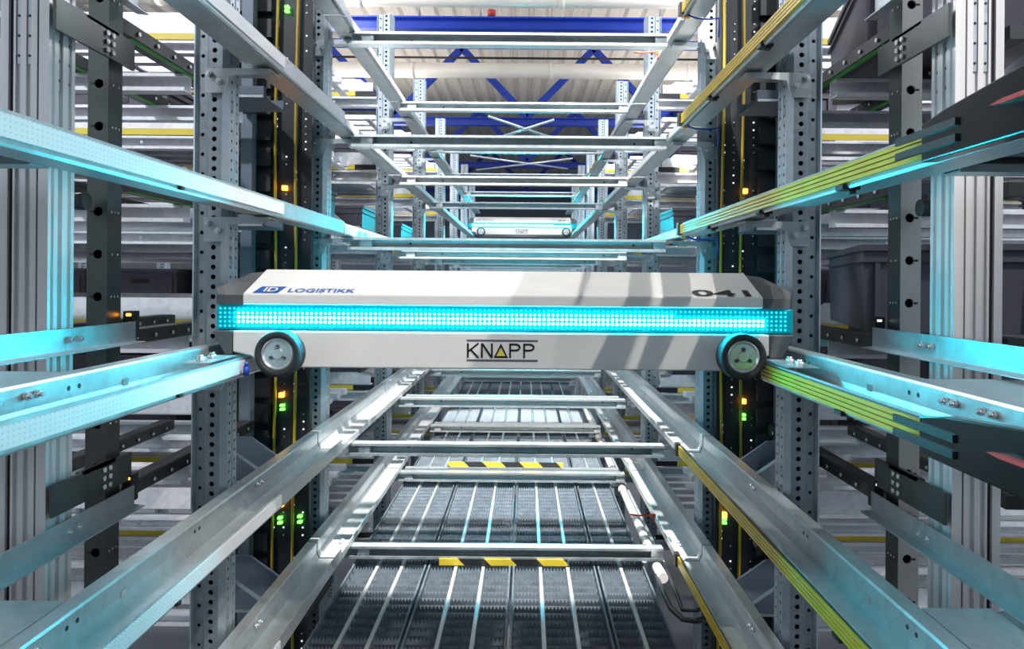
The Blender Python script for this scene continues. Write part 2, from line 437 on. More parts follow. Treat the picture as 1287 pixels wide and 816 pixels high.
for s in (-1, 1):
    for bi, (y0, y1) in enumerate(YB):
        proto = None
        for k in KR:
            side = 'left' if s < 0 else 'right'
            if bi == 0:
                lab = f'{side} near guide rail {"with white code strip" if s < 0 else "with yellow conductor bars"}, {lev(k)}'
            else:
                lab = f'{side} bare zinc guide rail, {ORD[bi]} bay back, {lev(k)}'
            grp = f'{side} guide rails'
            if proto is None:
                t = thing('guide_rail', (X(s, .6), y0, -.193), lab, 'guide rail', grp)
                part('channel', rail_body(s, y0, y1, bi == 0), t)
                if bi == 0:
                    # bolt pairs, punched marks and the small square tab on the web
                    for yb in (.885, .965, 1.80): add_bolts(t, s, (yb, yb+.022))
                    for yb in (1.06, 1.085, 1.47, 1.49):
                        mb = MB(); mb.cyl((X(s, .6193), yb, -.161), (X(s, .6188), yb, -.161), .004, 8); part('punched_hole', mb, t, m=M['ink'])
                    mb = MB(); mb.box(X(s, .6192), X(s, .6165), 1.20, 1.215, -.178, -.166); part('tab', mb, t, m=M['bolt'])
                    if s < 0:
                        st = part('code_strip', strip(s, .46, 1.745), t, m=M['strip'])
                        for yc in (.70, 1.22):
                            mb = MB(); mb.box(X(s, .5400), X(s, .5330), yc, yc+.012, -.2000, -.1942); part('strip_clip', mb, t, m=M['black'])
                    else:
                        # four ribbed yellow conductor bars with clamps and a feed end
                        mb = MB()
                        for q in range(4):
                            z = -.1945+q*.0075
                            mb.box(X(s, .5390), X(s, .5325), .88, 2.30, z, z+.0056)
                            mb.box(X(s, .5390), X(s, .5365), .88, 2.30, z+.0056, z+.0075, M['ink'])
                        cb = part('conductor_bar', mb, t, m=M['yellow'])
                        for yc in (1.12, 1.52, 1.95):
                            mb = MB(); mb.box(X(s, .5325), X(s, .560), yc, yc+.026, -.204, -.1962); mb.cyl((X(s, .55), yc+.006, -.203), (X(s, .55), yc+.006, -.210), .006, 8); part('clamp', mb, t, m=M['black'])
                        mb = MB(); mb.box(X(s, .5405), X(s, .526), 2.301, 2.33, -.199, -.160); part('end_cap', mb, t, m=M['black'])
                        for q in range(2):
                            mb = MB(); mb.cyl((X(s, .545+.012*q), 2.300, -.2045), (X(s, .545+.012*q), 2.318, -.2045), .0052, 8); part('plug', mb, t, m=M['orange2'])
                        mb = MB(); mb.tube([(X(s, .55), 2.295, -.205), (X(s, .58), 2.30, -.213), (X(s, .62), 2.31, -.212), (X(s, .655), 2.32, -.205), (X(s, .658), 2.325, -.23), (X(s, .657), 2.33, -.262)], .0028, 6)
                        part('blue_wire', mb, t, m=M['bluewire'])
                else:
                    add_bolts(t, s, (y0+.12, y0+.145), .58, -.1895, .005)
                proto = t; pk = k
                t.location.z += k*L
            else:
                t = dup(proto, (0, 0, (k-pk)*L), lab, grp)
            rail0[(s, bi, k)] = t
# feed covers on the conductor bars nearest the lens
for k in (0, 1):
    t = rail0[(1, 0, k)]
    old = t['_o']; t['_o'] = [old[0], old[1], old[2]]
    s = 1
    mb = MB()
    mb.prism([(.45, -.205), (.875, -.203), (.875, -.158), (.83, -.150), (.70, -.138), (.45, -.132)], 'x', X(s, .5395), X(s, .520))
    f = part('feed_cover', mb, t, m=M['gloss_black'], bevel=.002)
    mb = MB()
    for q in range(2): mb.box(X(s, .520), X(s, .5165), .80, .93, -.192+q*.018, -.183+q*.018)
    part('feed_jaw', mb, f, m=M['black'])
    mb = MB(); mb.prism([(.45, -.1705), (.715, -.1705), (.735, -.1685), (.715, -.1660), (.45, -.1660)], 'x', X(s, .5195), X(s, .512)); part('feed_cable', mb, f, m=M['red'])
# conductor bars far down the right-hand rails
for k in (1, 2, 3):
    for bi in (3, 4, 5):
        t = rail0[(1, bi, k)]; y0, y1 = YB[bi]
        mb = MB(); mb.box(X(1, .5390), X(1, .534), y0+.01, y1-.01, -.194, -.180, M['olive'])
        for j in range(5): mb.box(X(1, .534), X(1, .532), y0+.05+j*.22, y0+.14+j*.22, -.192, -.182, M['black'])
        part('conductor_bar', mb, t)

# ------------------------------------------------------------------ rail brackets on the uprights
def bracket(s, y):
    t = thing('rail_bracket', (X(s, .66), y, -.2), 'x', 'bracket')
    mb = MB()
    mb.prism([(X(s, .560), -.2040), (X(s, .712), -.2040), (X(s, .712), -.262), (X(s, .668), -.262), (X(s, .655), -.222), (X(s, .560), -.216)], 'y', y, y+.003)
    mb.box(X(s, .560), X(s, .655), y+.003, y+.075, -.2070, -.2040)
    part('plate', mb, t, m=M['galv'])
    for (h, z) in ((.676, -.236), (.700, -.218)):
        mb = MB(); mb.cyl((X(s, h), y-.0005, z), (X(s, h), y-.009, z), .0075, 6, smooth=False); mb.cyl((X(s, h), y-.009, z), (X(s, h), y-.014, z), .004, 8); part('bolt', mb, t, m=M['bolt'])
    return t
for s in (-1, 1):
    pr = None
    for i, y in enumerate((1.708, 2.555, 3.785, 5.015)):
        for k in KR:
            lab = f'{SIDE[s]} bolted rail bracket on the {ORD[i]} upright, {lev(k)}'
            if pr is None:
                pr = bracket(s, y); base = (y, k); tag(pr, lab, None, 'rail brackets'); pr.location.z += k*L
            else: dup(pr, (0, y-base[0], (k-base[1])*L), lab, 'rail brackets')
# orange cable ties on the right-hand rails
def tie(x, y, z):
    mb = MB(); mb.tube([(x-.085, y, z+.004), (x-.05, y, z), (x-.02, y, z+.004), (x+.004, y, z+.002), (x+.008, y, z-.012), (x+.006, y, z-.024)], .0035, 6)
    mb.box(x-.004, x+.012, y-.005, y+.006, z-.006, z+.006); return mb
for k, lab in ((3, 'upper'), (2, 'middle'), (-2, 'lowest')):
    for y, r2 in ((2.75, 'nearer'), (3.62, 'farther')):
        if k == -2 and r2 == 'farther': continue
        x = X(1, .532); z = k*L-.182
        tag(part('cord_tie', tie(x, y, z), m=M['orange'], loc=(x, y, z)), f'{lab} orange cable tie on the right rail, {r2} one' if k > 0 else 'orange cable tie hanging over the lower right rail beside the grating', 'cable tie', 'orange cable ties')

# ------------------------------------------------------------------ cross rails between the two sides
YX = [2.47, 3.43, 4.55, 5.70, 6.85, 8.0]
def cross(y, double):
    t = thing('cross_rail', (CX, y, -.24), 'x', 'cross beam')
    p = [(y, -.2125), (y, -.2055), (y+.042, -.2055), (y+.042, -.2445), (y, -.2445), (y, -.2365)]
    mb = MB(); mb.prism(sheet(p, .0026), 'x', X(-1, .562), X(1, .520)); part('channel', mb, t, m=M['galv'])
    for sx in (-1, 1):
        mb = MB(); mb.box(X(sx, .500)-.02, X(sx, .500)+.02, y+.006, y+.03, -.2425, -.2070); part('end_block', mb, t, m=M['galv'])
    for xx in (-.40, .37):
        mb = MB(); mb.cyl((xx, y+.0405, -.223), (xx, y+.0395, -.223), .004, 8); part('punched_hole', mb, t, m=M['ink'])
    if double:
        mb = MB(); mb.box(X(-1, .53), X(1, .50), y+.075, y+.115, -.226, -.2045); part('stiffener', mb, t, m=M['galv'])
    return t
pc = {}
for i, y in enumerate(YX):
    for k in KR:
        if k == 0 or (k == 2 and i > 2): continue
        lab = f'zinc cross rail spanning the aisle, {ORD[i]} row back, {lev(k)}'
        d = i > 0
        if d not in pc:
            t = cross(y, d); pc[d] = (t, y, k); tag(t, lab, None, 'cross rails over the aisle'); t.location.z += k*L
        else:
            t, yy, kk = pc[d]; t = dup(t, (0, y-yy, (k-kk)*L), lab, 'cross rails over the aisle')
        if k == -2 and i < 2:
            x0, x1 = ((555-661)*y/914, (716-661)*y/914)
            mb = MB(); zz = -.256 if i == 0 else -.186
            o = [CX, pc[d][1], -.24]
            ys = pc[d][1]
            mb.box(x0, x1, ys-.006, ys-.0035, zz-.008, zz+.014) if i == 0 else mb.box(x0+.03, x1-.02, ys+.076, ys+.079, -.197, -.172)
            t['_o'] = o; part('hazard_strip', mb, t, m=M['hazard'])

# ------------------------------------------------------------------ grating walkway below
GX = [-.58, -.325, -.040, .245, .412]
YG = [(1.50, 2.46), (2.475, 3.42), (3.435, 4.54), (4.555, 5.69), (5.705, 6.84), (6.855, 7.99), (8.005, 9.2)]
GZ = -.962
def plank(x0, x1, y0, y1):
    mb = MB(); g = .004; x0 += g; x1 -= g
    mb.box(x0, x1, y0, y1, GZ-.030, GZ-.026, M['grating_dark'])  # dark sheet painted as the darkness below the openings
    # edge flanges
    mb.box(x0, x0+.006, y0, y1, GZ-.026, GZ+.001, M['grating']); mb.box(x1-.006, x1, y0, y1, GZ-.026, GZ+.001, M['grating'])
    n = max(2, round((x1-x0)/.0935)); w = (x1-x0)/n
    for j in range(1, n):
        xc = x0+j*w
        mb.box(xc-.0055, xc+.0055, y0, y1, GZ-.026, GZ-.004, M['grating_seam'])
    rows = int((y1-y0)/.0475)
    p = (y1-y0)/rows
    for i in range(rows):
        yc = y0+(i+.5)*p
        for j in range(n):
            a, b = x0+j*w+.008, x0+(j+1)*w-.008
            teeth = 7; pts = []
            hi = GZ+.004
            for q in range(teeth):
                u0 = a+(b-a)*q/teeth; u1 = a+(b-a)*(q+.5)/teeth
                pts += [(u0, hi-.010), (u1, hi)]
            pts += [(b, hi-.010)]
            # raised saw-toothed tongue, leaning back
            zb = GZ-.012
            def yy(z): return yc-.012+(z-zb)*.45
            top = [(x, yy(z), z) for x, z in pts]; bot = [(x, yy(zb), zb) for x, z in pts]
            t2 = [(x, yy(z)+.003, z) for x, z in pts]; b2 = [(x, yy(zb)+.003, zb) for x, z in pts]
            m = len(pts); vs = top+bot+t2+b2
            fs = [(m+q, m+q+1, q+1, q) for q in range(m-1)]+[(q, q+1, 2*m+q+1, 2*m+q) for q in range(m-1)]+[(2*m+q, 2*m+q+1, 3*m+q+1, 3*m+q) for q in range(m-1)]
            mb.add(vs, fs, M['grating'])
    return mb
cols = ['leftmost', 'second from left', 'third from left', 'narrow rightmost']
for i, (y0, y1) in enumerate(YG):
    for j in range(4):
        tag(part('grating_plank', plank(GX[j], GX[j+1], y0, y1), loc=(GX[j], y0, GZ-.03)),
            f'serrated dark walkway plank, {cols[j]} in the {ORD[i]} row of the floor grating', 'grating plank', 'walkway grating planks')
# bearers under the grating
for i, (y0, y1) in enumerate(YG):
    mb = MB(); mb.box(X(-1, .52), X(1, .52), y0+.10, y0+.16, GZ-.075, GZ-.0305)
    tag(part('grating_bearer', mb, m=M['galv'], loc=(CX, y0, GZ-.07)), f'zinc bearer under the {ORD[i]} row of walkway planks', 'bearer', 'bearers under the walkway')
# pipes and cables right of the grating
for i, (y0, y1) in enumerate(YG[1:4]):
    mb = MB(); mb.cyl((.448, y0+.02, GZ+.012), (.448, y1-.08, GZ+.012), .0155, 16); mb.cyl((.448, y1-.10, GZ+.012), (.448, y1-.08, GZ+.012), .018, 16)
    tag(part('conduit_pipe', mb, m=M['pipe'], loc=(.448, y0, GZ)), f'white conduit pipe lying beside the right edge of the {ORD[i+1]} grating row', 'pipe', 'conduits beside the walkway')
    mb = MB(); mb.box(.472, .484, y0+.02, y1-.06, GZ-.02, GZ+.004)
    tag(part('cable_channel', mb, m=M['galv'], loc=(.478, y0, GZ)), f'narrow zinc cable channel right of the {ORD[i+1]} grating row', 'cable channel', 'channels beside the walkway')
mb = MB(); mb.cyl((.447, 2.33, GZ+.015), (.447, 2.44, GZ+.006), .017, 16)
tag(part('rail_conduit', mb, m=M['pipe'], loc=(.447, 2.33, GZ)), 'short white pipe end poking out under the nearest cross rail', 'pipe')
mb = MB(); mb.tube([(.430, 2.36, GZ+.01), (.428, 2.25, GZ+.012), (.432, 2.13, GZ+.008), (.455, 2.07, GZ+.004), (.49, 2.06, GZ+.004), (.512, 2.06, GZ+.01)], .008, 8)
tag(part('black_cable', mb, m=M['cable'], loc=(.43, 2.2, GZ)), 'looped black cable bending right beside the near grating edge', 'cable')
mb = MB(); mb.tube([(.474, 2.42, GZ+.006), (.47, 2.24, GZ+.006), (.466, 2.13, GZ+.004), (.498, 2.10, GZ+.016), (.512, 2.10, GZ+.02)], .006, 8)
tag(part('black_cable', mb, m=M['cable'], loc=(.45, 2.3, GZ)), 'thinner black cable hooked beside the looped cable under the right rail', 'cable')
mb = MB(); mb.box(X(-1, .555), X(-1, .60), 2.02, 2.30, -.955, -.935)
tag(part('rail_junction_box', mb, m=M['black'], loc=(X(-1, .57), 2.1, -.95), bevel=.003), 'flat black box tucked between the left rail and the near grating', 'junction box')

# ------------------------------------------------------------------ shuttle
def text_mesh(body, size, extrude=.0003, sx=1.0, align='LEFT', bold=.022):
    cu = bpy.data.curves.new('t', 'FONT'); cu.body = body; cu.size = size; cu.extrude = extrude; cu.align_x = align; cu.resolution_u = 4; cu.offset = bold
    ob = bpy.data.objects.new('t', cu); C.objects.link(ob)
    dg = bpy.context.evaluated_depsgraph_get(); me = bpy.data.meshes.new_from_object(ob.evaluated_get(dg))
    vs = [(v.co.x*sx, v.co.y, v.co.z) for v in me.vertices]; fs = [tuple(p.vertices) for p in me.polygons]
    bpy.data.objects.remove(ob); bpy.data.curves.remove(cu)
    return vs, fs
D0 = 1.50
sh = thing('shuttle', (CX, D0, -.20), 'large white shuttle with cyan light bar spanning the middle of the aisle', 'shuttle', 'warehouse shuttles')
sh['_o'] = [CX, D0, -.20]
HX0, HX1 = -.584, .490
HY1, HZ1 = 1.634, .0225           # rear ridge of the sloping hood
prof = [(D0, -.052), (D0, -.0305), (D0+.002, -.0285), (HY1, HZ1), (1.84, HZ1), (1.965, -.02), (1.965, -.052)]
mb = MB(); mb.prism(prof, 'x', HX0, HX1); part('hood', mb, sh, m=M['white'], bevel=.0025)
hp = Vector((0, HY1-D0, HZ1+.0285)).normalized(); hn = Vector((0, -hp.z, hp.y))
def on_hood(u, v, w):           # u across, v up the slope from the front crease, w off the surface
    b = Vector((0, D0+.002, -.0285)); p = b+hp*v+hn*w
    return (u, p.y, p.z)
# end caps
for s, x0, x1 in ((-1, HX0, -.651), (1, HX1, .560)):
    mb = MB()
    def ring(x, f, fz):
        return [(x, D0+f, -.052), (x, D0+f, -.032), (x, D0+f+.06*(1-fz), -.005+fz*-.014), (x, HY1+.01, HZ1-.004-fz*.028), (x, 1.83, HZ1-.004-fz*.028), (x, 1.955-f, -.025), (x, 1.955-f, -.052)]
    secs = [ring(x0, .001, .0), ring(x0+(x1-x0)*.55, .002, .15), ring(x0+(x1-x0)*.86, .012, .5), ring(x1, .030, 1.0)]
    n = 7; vs = [p for r in secs for p in r]; fs = []
    for a in range(3):
        for j in range(n): fs.append((a*n+j, a*n+(j+1) % n, (a+1)*n+(j+1) % n, (a+1)*n+j))
    fs += [tuple(range(n))[::-1], tuple(3*n+j for j in range(n))]
    if s > 0: fs = [f[::-1] for f in fs]
    mb.add(vs, fs); part('end_cap', mb, sh, m=M['cap'])
# light bar, set back a little between hood and body
BX0, BX1 = -.643, .556
mb = MB(); mb.box(BX0, BX1, D0+.010, 1.962, -.1045, -.0525); bar = part('light_bar', mb, sh, m=M['barbody'], bevel=.004)
bar['_o'] = sh['_o']
mbr, mdm, mco = MB(), MB(), MB(); px = .00945; nx = int((BX1-BX0-.012)/px)
for i in range(nx):
    x = BX0+.010+i*px
    for r in range(5):
        z = -.0605-r*.0090
        bright = (r in (2, 3) or (r == 1 and i < nx*.80)) and 3 < i < nx-5
        q = (.0041 if r > 1 else .0036) if bright else .0029
        vs = [(x+q*math.cos(t), D0+.0085, z+q*math.sin(t)) for t in [math.pi*j/4 for j in range(8)]]
        (mbr if bright else mdm).add(vs, [tuple(range(8))])
        if bright:
            q = .0032 if r > 1 else .0022; mco.add([(x+q*math.cos(t), D0+.0078, z+q*math.sin(t)) for t in [math.pi*j/4 for j in range(8)]], [tuple(range(8))])
part('bright_leds', mbr, bar, m=M['led'], label='bright cyan middle rows of light dots')
mrr = MB()
for i in range(3, nx-4):
    x = BX0+.010+i*px
    for r in range(1, 4):
        z = -.0605-r*.0090; mrr.add([(x+.0040*math.cos(t), 1.9635, z+.0040*math.sin(t)) for t in [-math.pi*j/4 for j in range(8)]], [tuple(range(8))])
part('rear_leds', mrr, bar, m=M['led_rear'], label='cyan light dots on the rear side')
part('led_cores', mco, bar, m=M['led_core'], label='white-hot cores of the light dots')
part('dim_leds', mdm, bar, m=M['led_dim'], label='dim cyan edge rows of light dots')
# lower body with cut-off corners beside the wheels
mb = MB()
bx0, bx1 = -.604, .503
mb.prism([(bx0, -.106), (bx0, -.150), (bx0+.038, -.158), (bx0+.06, -.1815), (bx1-.06, -.1815), (bx1-.038, -.158), (bx1, -.150), (bx1, -.106)], 'y', D0, 1.95)
part('body', mb, sh, m=M['white'], bevel=.003)
for s, xa, xb in ((-1, bx0-.002, -.648), (1, bx1+.002, .557)):
    mb = MB(); mb.prism([(xa, -.106), (xb, -.106), (xb+(-s)*.010, -.128), (xb+(-s)*.026, -.157), (xa, -.157)], 'y', D0+.004, 1.94); part('corner_block', mb, sh, m=M['cap'], bevel=.003)
# round bumper wheels
for wx, wz in ((-.500, -.1505), (.440, -.1490)):
    mb = MB(); mb.lathe_y(wx, wz, [(.033, D0-.001), (.0455, D0-.001), (.0465, D0-.006), (.0465, D0-.034), (.0440, D0-.038), (.0345, D0-.038), (.033, D0-.034), (.033, D0-.001)], 40)
    w = part('wheel', mb, sh, m=M['rubber'])
    mb = MB(); mb.lathe_y(wx, wz, [(.0328, D0-.004), (.0328, D0-.035), (.030, D0-.036), (.0265, D0-.032), (.012, D0-.032), (.010, D0-.035), (.0001, D0-.035)], 40, smooth=False); hb = part('hub', mb, w, m=M['hub'])
    mb = MB()
    for a in (90, 210, 330):
        cx, cz = wx+.0155*math.cos(math.radians(a)), wz+.0155*math.sin(math.radians(a))
        mb.lathe_y(cx, cz, [(.0042, D0-.032), (.0042, D0-.0345), (.003, D0-.035), (.0026, D0-.033), (.0001, D0-.033)], 12)
    part('hub_screws', mb, w, m=M['logo_grey'])
    mb = MB(); mb.lathe_y(wx, wz-.001, [(.0475, D0-.0005), (.0475, D0-.004), (.0001, D0-.004)], 40); part('wheel_seat', mb, sh, m=M['cap'])
# guide arms reaching over the rails
for s in (-1, 1):
    xa, xb = (-.592, -.64) if s < 0 else (.492, .55)
    mb = MB(); mb.box(xa, xb, 1.36, 1.50, -.1585, -.1560)
    a = part('guide_arm', mb, sh, m=M['galv'])
    for yy in (1.38, 1.43):
        mb = MB(); mb.cyl(((xa+xb)/2, yy, -.156), ((xa+xb)/2, yy, -.148), .0085, 8); mb.cyl(((xa+xb)/2, yy, -.148), ((xa+xb)/2, yy, -.144), .005, 8)
        part('arm_bolt', mb, a, m=M['bolt'])
    mb = MB(); xx = -.566 if s < 0 else .472
    mb.cyl((xx, 1.475, -.195), (xx, 1.475, -.176), .006, 12); mb.cyl((xx, 1.475, -.176), (xx, 1.475, -.168), .004, 12); part('guide_pin', mb, sh, m=M['bluewire'] if s < 0 else M['black'])
# KNAPP lettering: K N triangle P P between two grey bars
lx0 = (588-661)*1.641e-3; lx1 = (676-661)*1.641e-3; lz = -.1430; lh = .0300
def stroke(mb, a, b, w, y):
    a, b = Vector(a), Vector(b); d = (b-a).normalized(); nn = Vector((-d.y, d.x))*w/2
    mb.prism([tuple(a+nn), tuple(a-nn), tuple(b-nn), tuple(b+nn)], 'y', y, y+.0012)
y = D0-.001; w = .0036
mb = MB(); cw = (lx1-lx0)/5.0; zb, zt = lz-lh/2, lz+lh/2
def lx(i, f): return lx0+cw*i+cw*.80*f
stroke(mb, (lx(0, .06), zb), (lx(0, .06), zt), w, y); stroke(mb, (lx(0, .1), lz-.002), (lx(0, 1), zt), w, y); stroke(mb, (lx(0, .3), lz+.002), (lx(0, 1), zb), w, y)
stroke(mb, (lx(1, .06), zb), (lx(1, .06), zt), w, y); stroke(mb, (lx(1, .06), zt), (lx(1, .95), zb), w, y); stroke(mb, (lx(1, .95), zb), (lx(1, .95), zt), w, y)
for i in (3, 4):
    stroke(mb, (lx(i, .08), zb), (lx(i, .08), zt), w, y)
    pr = []
    zm = lz-.001; r = (zt-zm)/2; xm = lx(i, .55)
    arc = [(xm+r*1.1*math.cos(t), (zt+zm)/2+(r-w/2)*math.sin(t)) for t in [math.pi/2-math.pi*j/10 for j in range(11)]]
    path = [(lx(i, .08), zt-w/2)]+arc+[(lx(i, .08), zm+w/2)]
    mb.prism(sheet(path, w), 'y', y, y+.0012)
part('brand_letters', mb, sh, m=M['ink'])
mb = MB(); tx = lx(2, .5); tz = zb; tw = cw*.52
mb.prism([(tx-tw, zb), (tx+tw, zb), (tx, zt)], 'y', y+.0003, y+.0010, M['ink']); mb.prism([(tx-tw*.62, zb+.004), (tx+tw*.62, zb+.004), (tx, zt-.0085)], 'y', y-.0004, y+.0003, M['logo_yellow'])
part('brand_triangle', mb, sh)
for z in (zt+.0042, zb-.0068):
    mb = MB(); mb.box(lx0-.001, lx1+.001, y, y+.0012, z, z+.0034); part('brand_bar', mb, sh, m=M['logo_grey'])
# hood: blue emblem with lettering, fleet number
def hood_text(body, u0, v0, wid, hgt, m, name):
    vs, fs = text_mesh(body, 1.0, 0.0)
    x0 = min(p[0] for p in vs); x1 = max(p[0] for p in vs); y0 = min(p[1] for p in vs); y1 = max(p[1] for p in vs)
    mb = MB(); mb.add([on_hood(u0+(p[0]-x0)/(x1-x0)*wid, v0+(p[1]-y0)/(y1-y0)*hgt, .0016) for p in vs], fs); return part(name, mb, sh, m=M[m])
def on_v(py):        # slope distance whose picture height is py (at the middle of the aisle)
    best = 0
    for i in range(200):
        v = i*.0008; p = on_hood(0, v, 0)
        if 354-p[2]*914/p[1] > py: best = v
    return best
def hx(p, py): 
    q = on_hood(0, on_v(py), 0); return (p-661)*q[1]/914
v0, v1 = on_v(371.5+2), on_v(361+2)
e0, e1 = hx(317, 372), hx(358, 366)
mb = MB(); mb.add([on_hood(e0, v0, .0008), on_hood(e1-.008, v0, .0008), on_hood(e1, v1, .0008), on_hood(e0+.008, v1, .0008)], [(0, 1, 2, 3)])
part('emblem', mb, sh, m=M['logo_blue'], label='blue emblem plate')
hood_text('ID', e0+.020, v0+(v1-v0)*.18, (e1-e0)*.46, (v1-v0)*.64, 'white', 'emblem_letters')
hood_text('LOGISTIKK', hx(363, 368), v0+.004, hx(447, 368)-hx(363, 368), (v1-v0)*.58, 'logo_blue', 'company_lettering')
hood_text('041', hx(872, 371), on_v(371.5), hx(945, 371)-hx(872, 371), on_v(363.5)-on_v(371.5), 'ink', 'fleet_number')
# a second shuttle far down the aisle, two levels up
far = dup(sh, (0, 6.55, 2*L), 'distant white shuttle with glowing bar far down the aisle, two levels up', 'warehouse shuttles')
for c in C.objects:
    if c.name.startswith('bright_leds') and c.parent is not None and c.parent.parent == far:
        c.data = c.data.copy(); c.data.materials[0] = M['led_far']
# pale cabinet at the far end
t = thing('lift_cabinet', (CX, 12.6, -H), 'white cabinet closing the far end of the aisle, past the distant shuttle', 'cabinet')
mb = MB(); mb.box(-.28, .17, 12.6, 13.0, -H, .33); part('housing', mb, t, m=M['white'], bevel=.04)
mb = MB(); mb.box(-.24, .13, 12.585, 12.598, .20, .29); part('cover', mb, t, m=M['white'], bevel=.01)

# ------------------------------------------------------------------ lift masts, dark posts, plates near the lens
YM = 1.308
for s in (-1, 1):
    t = thing('lift_mast', (X(s, .86), YM, -H), f'{SIDE[s]} fluted aluminium mast profile at the {SIDE[s]} edge of the view', 'mast profile', 'aluminium mast profiles')
    W, Dp = .088, .076; xi = X(s, .815)
    def q(u): return xi+s*u
    prof = [(0, 0), (.018, 0), (.018, .012), (.0215, .012), (.0215, 0), (.032, 0), (.032, .005), (.041, .005), (.041, 0), (.051, 0), (.051, .005), (.060, .005), (.060, 0), (.064, 0), (.064, .03), (.073, .03), (.073, 0), (.088, 0), (.088, .076), (0, .076),
            (0, .066), (.006, .064), (.006, .058), (0, .056), (0, .040), (.009, .038), (.009, .030), (0, .028), (0, .016), (.004, .014), (.004, .010), (0, .008)]
    mb = MB(); mb.prism([(q(u), YM+yy) for u, yy in prof], 'z', -H, 1.75); part('profile', mb, t, m=M['alu'])
    mb = MB(); mb.box(q(.0322), q(.0408), YM+.010, YM+.018, -H, 1.74); part('slot_shadow_strip', mb, t, m=M['slot_shadow']) if 0 else None
    mb = MB(); mb.box(q(.0642), q(.0728), YM+.006, YM+.029, -H, 1.74); part('slot_shadow_fill', mb, t, m=M['slot_shadow'])  # dark fill that paints the shade inside the deep slot
    for u0, u1 in ((.0325, .0405), (.0515, .0595)):
        mb = MB(); mb.box(q(u0), q(u1), YM+.0025, YM+.0048, .385, 1.74, M['galv'])
        for i in range(32): mb.cyl((q((u0+u1)/2), YM+.0026, .40+i*.036), (q((u0+u1)/2), YM+.0018, .40+i*.036), .0026, 6, M['ink'])
        part('threaded_strip', mb, t)
    for yy in (.032, .060):
        mb = MB(); mb.box(q(.002), q(.005), YM+yy-.002, YM+yy+.002, .345, 1.74, M['galv'])
        for i in range(34): mb.box(q(.0012), q(.0022), YM+yy-.0014, YM+yy+.0014, .36+i*.036, .366+i*.036, M['ink'])
        part('side_strip', mb, t)
    # dark punched post behind the mast
    yp = 1.494; xh = .815
    t = thing('dark_post', (X(s, xh+.02), yp, -H), f'{SIDE[s]} dark steel post with keyhole openings between the mast and the shelves', 'post', 'dark keyhole posts')
    mb = MB(); x_in = X(s, xh); U = Vector((s, 0, 0)); F = Vector((0, -1, 0))
    pitchk = .0877; nk = int((1.7+H)/pitchk); z0 = -H+.013
    fm = M['bronze'] if s < 0 else M['bronze_lit']  # right front face painted paler, the light on it put into the colour
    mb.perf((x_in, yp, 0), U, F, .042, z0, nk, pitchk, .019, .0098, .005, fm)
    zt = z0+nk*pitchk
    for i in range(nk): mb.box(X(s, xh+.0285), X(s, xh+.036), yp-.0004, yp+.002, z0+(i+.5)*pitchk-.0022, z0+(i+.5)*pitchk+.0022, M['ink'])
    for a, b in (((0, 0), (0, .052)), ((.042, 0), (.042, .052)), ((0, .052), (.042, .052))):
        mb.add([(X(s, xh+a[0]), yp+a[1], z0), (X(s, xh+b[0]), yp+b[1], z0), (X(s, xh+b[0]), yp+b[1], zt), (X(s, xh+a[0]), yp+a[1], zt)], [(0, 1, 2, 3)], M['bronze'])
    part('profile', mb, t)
    mb = MB()
    for i in range(nk):
        z = z0+(i+.5)*pitchk
        for yy in ((.014, .034) if i % 2 else (.012, .024, .036)): mb.cyl((X(s, xh-.0003), yp+yy, z), (X(s, xh-.003), yp+yy, z), .0024, 6)
    part('rivets', mb, t, m=M['bolt'])
    for z0_, z1_, lab in ((.445, .505, 'upper'), (-.430, -.372, 'lower')):
        t = thing('link_plate', (X(s, .82), 1.39, z0_), f'{lab} dark riveted link plate joining the {SIDE[s]} mast and dark post', 'link plate', 'dark link plates')  # flat plate linking mast and post
        mb = MB(); mb.box(X(s, .797), X(s, .803), 1.30, 1.56, z0_, z1_); mb.box(X(s, .797), X(s, .812), 1.39, 1.50, z1_-.006, z1_); part('plate', mb, t, m=M['bronze'])
        mb = MB()
        for j in range(3):
            for jj in range(2): mb.cyl((X(s, .797), 1.455+jj*.02, z0_+.012+j*.017), (X(s, .792), 1.455+jj*.02, z0_+.012+j*.017), .0052, 8)
        part('rivets', mb, t, m=M['bolt'])
# dark round sensors between mast and post
for s in (-1, 1):
    for z, lab in ((.152, 'upper'), (-.132, 'lower')):
        t = thing('mounted_sensor', (X(s, .845), 1.44, z), f'{lab} black round sensor between the {SIDE[s]} mast and dark post', 'sensor', 'black round sensors')
        mb = MB(); mb.cyl((X(s, .862), 1.44, z), (X(s, .824), 1.44, z), .017, 20); part('body', mb, t, m=M['black'])
        mb = MB(); mb.cyl((X(s, .870), 1.44, z), (X(s, .8625), 1.44, z), .0175, 20); part('ring', mb, t, m=M['strip'])
# tote support angles bolted to the masts
pb = {}
for s in (-1, 1):
    for k in (2, 1, 0, -1):
        lab = f'{SIDE[s]} support angle bolted to the mast, {lev(k)}'
        if s not in pb:
            t = thing('support_angle', (X(s, .80), 1.0, -.13), lab, 'support angle', 'support angles on the masts')
            mb = MB(); mb.prism(sheet([(X(s, .789), -.092), (X(s, .789), -.1335), (X(s, .765), -.1355)], .0025), 'y', .62, 1.555); part('angle', mb, t, m=M['galv'])
            for yb in (1.322, 1.352):
                mb = MB(); mb.cyl((X(s, .7877), yb, -.113), (X(s, .780), yb, -.113), .0062, 6, smooth=False); mb.cyl((X(s, .780), yb, -.113), (X(s, .776), yb, -.113), .0035, 8); part('bolt', mb, t, m=M['bolt'])
            pb[s] = (t, k); t.location.z += k*L
        else: dup(pb[s][0], (0, 0, (k-pb[s][1])*L), lab)
